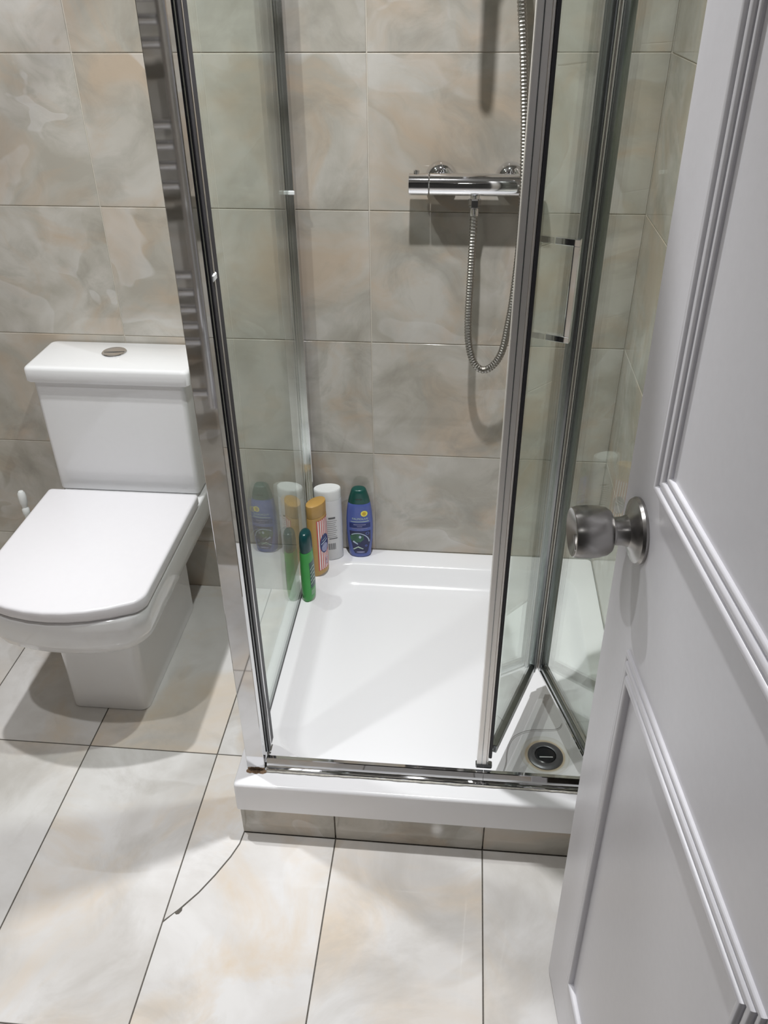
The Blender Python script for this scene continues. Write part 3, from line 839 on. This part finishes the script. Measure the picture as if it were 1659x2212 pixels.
B1.wrap('label_berry', arc(0.021, 0.080, 0.0028, 0.0050, 0, 2 * PI, 14), 0.0008, M_BLUE, pn)
B1.wrap('label_berry', arc(0.017, 0.040, 0.0012, 0.0034, 0, 2 * PI, 12), 0.0008, M_BLUE, pn)
B1.wrap('label_footer', [disc(0.002, 0.019, 0.0115, 0.0024, 18)], 0.0008, M_LILAC, pn)
bd = B1.wrap('label_badge', [disc(0.0135, 0.1425, 0.0088, 0.0088)], 0.0006, M_YELLOW, bl)
B1.wrap('badge_centre', [disc(0.0135, 0.1425, 0.0050, 0.0054)], 0.0009, M_AMBER, bd)
B1.text('brand_text', 'PALMOLIVE', 0.0025, 0.1238, 0.0088, 0.0007, M_PALEGREEN, bl, 0.041)
B1.wrap('label_stroke', [[(-0.022, 0.1170), (0.025, 0.1178), (0.025, 0.1200), (-0.022, 0.1185)]], 0.0007, M_PALEGREEN, bl)
B1.wrap('small_print', [rect(-0.015, 0.0175, 0.1075, 0.1095), rect(-0.006, 0.008, 0.1020, 0.1035), rect(-0.020, 0.022, 0.0962, 0.0975), rect(-0.006, 0.011, 0.0918, 0.0930)], 0.0007, M_LILAC, bl)

# white bottle in the corner
wb = thing('lotion_bottle', 'white oval lotion bottle behind the gold bottle', 'bottle', (-0.1175, -0.0410, RIM), 0.22, 'toiletry bottles on the tray rim')
B2_ = Bottle([(0.0, 0.0335, 0.0195), (0.0016, 0.0350, 0.0212), (0.005, 0.0358, 0.0220), (0.10, 0.0362, 0.0222), (0.185, 0.0355, 0.0220), (0.187, 0.0352, 0.0218)])
B2_.body('body', M_WBOTTLE, wb)
MB().loft([ell(a, b, z) for z, a, b in ((0.1875, 0.0348, 0.0212), (0.1885, 0.0350, 0.0215), (0.212, 0.0352, 0.0216), (0.2165, 0.0345, 0.0210), (0.2180, 0.0330, 0.0195), (0.2176, 0.0300, 0.0170))]).build('cap', M_PLASTIC_W, wb, 0.7)
lb = B2_.wrap('label', [rect(-0.028, 0.0235, 0.025, 0.140)], 0.0003, M_WBOTTLE, wb)
B2_.wrap('small_print', [rect(-0.026, 0.020 - 0.006 * ((i * 7) % 5) / 5, 0.126 - i * 0.0062, 0.1275 - i * 0.0062) for i in range(9)], 0.0006, M_PRINT, lb)
B2_.wrap('heading_print', [rect(-0.002, 0.016, 0.1335, 0.1385)], 0.0007, M_PRINTD, lb)
B2_.wrap('heading_print', [rect(-0.002, 0.020, 0.0700, 0.0725)], 0.0007, M_PRINTD, lb)
B2_.wrap('barcode', [rect(-0.006 + i * 0.0019, -0.006 + i * 0.0019 + (0.0012 if i % 3 else 0.0006), 0.036, 0.056) for i in range(11)], 0.0007, M_PRINTD, lb)

# gold bottle, red and white striped label
gb = thing('body_wash_bottle', 'gold body wash bottle with a red and white striped label', 'bottle', (-0.1365, -0.1090, RIM), math.radians(58), 'toiletry bottles on the tray rim')
B3 = Bottle([(0.0, 0.0290, 0.0165), (0.0016, 0.0305, 0.0180), (0.006, 0.0315, 0.0188), (0.10, 0.0320, 0.0190), (0.178, 0.0315, 0.0188), (0.180, 0.0312, 0.0186)])
B3.body('body', M_GOLD, gb)
MB().loft([ell(a, b, z) for z, a, b in ((0.1806, 0.0308, 0.0183), (0.1815, 0.0312, 0.0186), (0.212, 0.0315, 0.0188), (0.2160, 0.0308, 0.0182), (0.2172, 0.0290, 0.0165))]).build('cap', M_GOLD, gb, 0.7)
l3 = B3.wrap('label', [rect(-0.0190, 0.0250, 0.016, 0.172)], 0.0003, M_RED, gb, 0.005)
B3.wrap('label_stripes', [rect(-0.0160 + i * 0.0068, -0.0160 + i * 0.0068 + 0.0036, 0.0175, 0.1705) for i in range(6)], 0.0006, M_WHITE, l3, 0.005)
em = B3.wrap('label_emblem', [disc(0.004, 0.096, 0.0165, 0.0290, 32)], 0.0009, M_NAVY, l3)
B3.wrap('emblem_field', [disc(0.004, 0.084, 0.0115, 0.0130, 24)], 0.0012, M_LILAC, em)
B3.wrap('emblem_script', [[(-0.009, 0.096), (0.014, 0.104), (0.014, 0.1075), (-0.009, 0.0995)], [(-0.006, 0.106), (0.010, 0.112), (0.010, 0.1140), (-0.006, 0.108)], [(-0.007, 0.085), (0.011, 0.090), (0.011, 0.0915), (-0.007, 0.0865)]], 0.0015, M_PALEBLUE, em)
B3.wrap('small_print', [disc(0.008 + 0.004 * math.cos(i * 2.4), 0.028 + 0.0022 * i, 0.0018, 0.0012, 8) for i in range(12)], 0.0009, M_LILAC, l3)

# green bottle, seen on its narrow side
gn = thing('conditioner_bottle', 'bright green bottle with dark rounded cap touching the glass', 'bottle', (-0.1465, -0.2150, RIM), math.radians(86), 'toiletry bottles on the tray rim')
B4 = Bottle([(0.0, 0.0240, 0.0125), (0.0016, 0.0262, 0.0145), (0.006, 0.0278, 0.0160), (0.03, 0.0288, 0.0168), (0.09, 0.0286, 0.0165), (0.140, 0.0262, 0.0156), (0.148, 0.0256, 0.0152)])
B4.body('body', M_GREEN, gn)
MB().loft([ell(a, b, z) for z, a, b in ((0.1485, 0.0250, 0.0150), (0.150, 0.0254, 0.0152), (0.170, 0.0248, 0.0151), (0.186, 0.0228, 0.0145), (0.1945, 0.0195, 0.0128), (0.1990, 0.0150, 0.0100), (0.2005, 0.0085, 0.006))]).build('cap', M_CAPGREEN, gn, 0.7)
l4 = B4.wrap('label', [rect(-0.0205, 0.0205, 0.040, 0.118)], 0.0003, M_DKGREEN, gn)
B4.wrap('label_script', [[(-0.0195, 0.052 + i * 0.011), (-0.010, 0.058 + i * 0.011), (0.0, 0.056 + i * 0.011), (0.0, 0.0585 + i * 0.011), (-0.010, 0.0605 + i * 0.011), (-0.0195, 0.0545 + i * 0.011)] for i in range(5)], 0.0006, M_PALEGREEN, l4)
B4.wrap('small_print', [rect(-0.020, -0.006, 0.020 + i * 0.004, 0.0215 + i * 0.004) for i in range(4)], 0.0006, M_PALEGREEN, gn)

# ------------------------------------------------------------------ heated towel rail beside the doorway (seen mirrored in the post and the tiles)
tr = thing('towel_rail', 'chrome ladder towel rail on the wall beside the doorway', 'towel rail', (-0.635, YF, 0))
for x in (-0.225, 0.225):
    MB().tube([(x, 0.070, 0.56), (x, 0.070, 1.66)], 0.0135, 16).build('upright', M_CHROME, tr)
    for z in (0.64, 1.58):
        MB().lathe([(0.018, 0.0004), (0.018, 0.006), (0.009, 0.009), (0.009, 0.060)], Matrix.Translation((x, 0, z)) @ Matrix.Rotation(-PI / 2, 4, 'X'), 16).build('wall_bracket', M_CHROME, tr)
bars = [0.60] + [0.737 + 0.041 * k for k in range(5)] + [1.100 + 0.041 * k for k in range(4)] + [1.375 + 0.040 * k for k in range(3)] + [1.60]
me = MB().tube([(-0.213, 0.070, 0), (-0.07, 0.078, 0), (0.07, 0.078, 0), (0.213, 0.070, 0)], 0.0105, 14).mesh('rail_bar')
me.materials.append(M_CHROME)
for z in bars:
    o = link('rail_bar', me, None, tr)
    o.location = (0, 0, z)

# ------------------------------------------------------------------ ceiling downlights
WHERE = ['over the toilet', 'near the towel rail', 'above the shower tray', 'in the hallway outside the door']
for (x, y, p), where in zip(LAMPS, WHERE):
    d = thing('ceiling_downlight', 'round recessed ceiling downlight ' + where, 'downlight', (x, y, CEIL), 0, 'ceiling downlights')
    MB().lathe([(0.030, -0.002), (0.032, -0.005), (0.042, -0.004), (0.045, -0.0005)], Matrix(), 32, False, False).build('bezel', M_ALU, d)
    MB().lathe([(0.0305, -0.0012), (0.0305, -0.0006)], Matrix(), 24).build('lens', M_LAMP, d)
    ld = bpy.data.lights.new('downlight_beam', 'AREA')
    ld.shape = 'DISK'
    ld.size = 0.04
    ld.spread = BEAM
    ld.energy = p
    ld.color = (0.985, 0.99, 1.0)
    lo = bpy.data.objects.new('downlight_beam', ld)
    COL.objects.link(lo)
    lo.parent = d
    lo.location = (0, 0, -0.007)
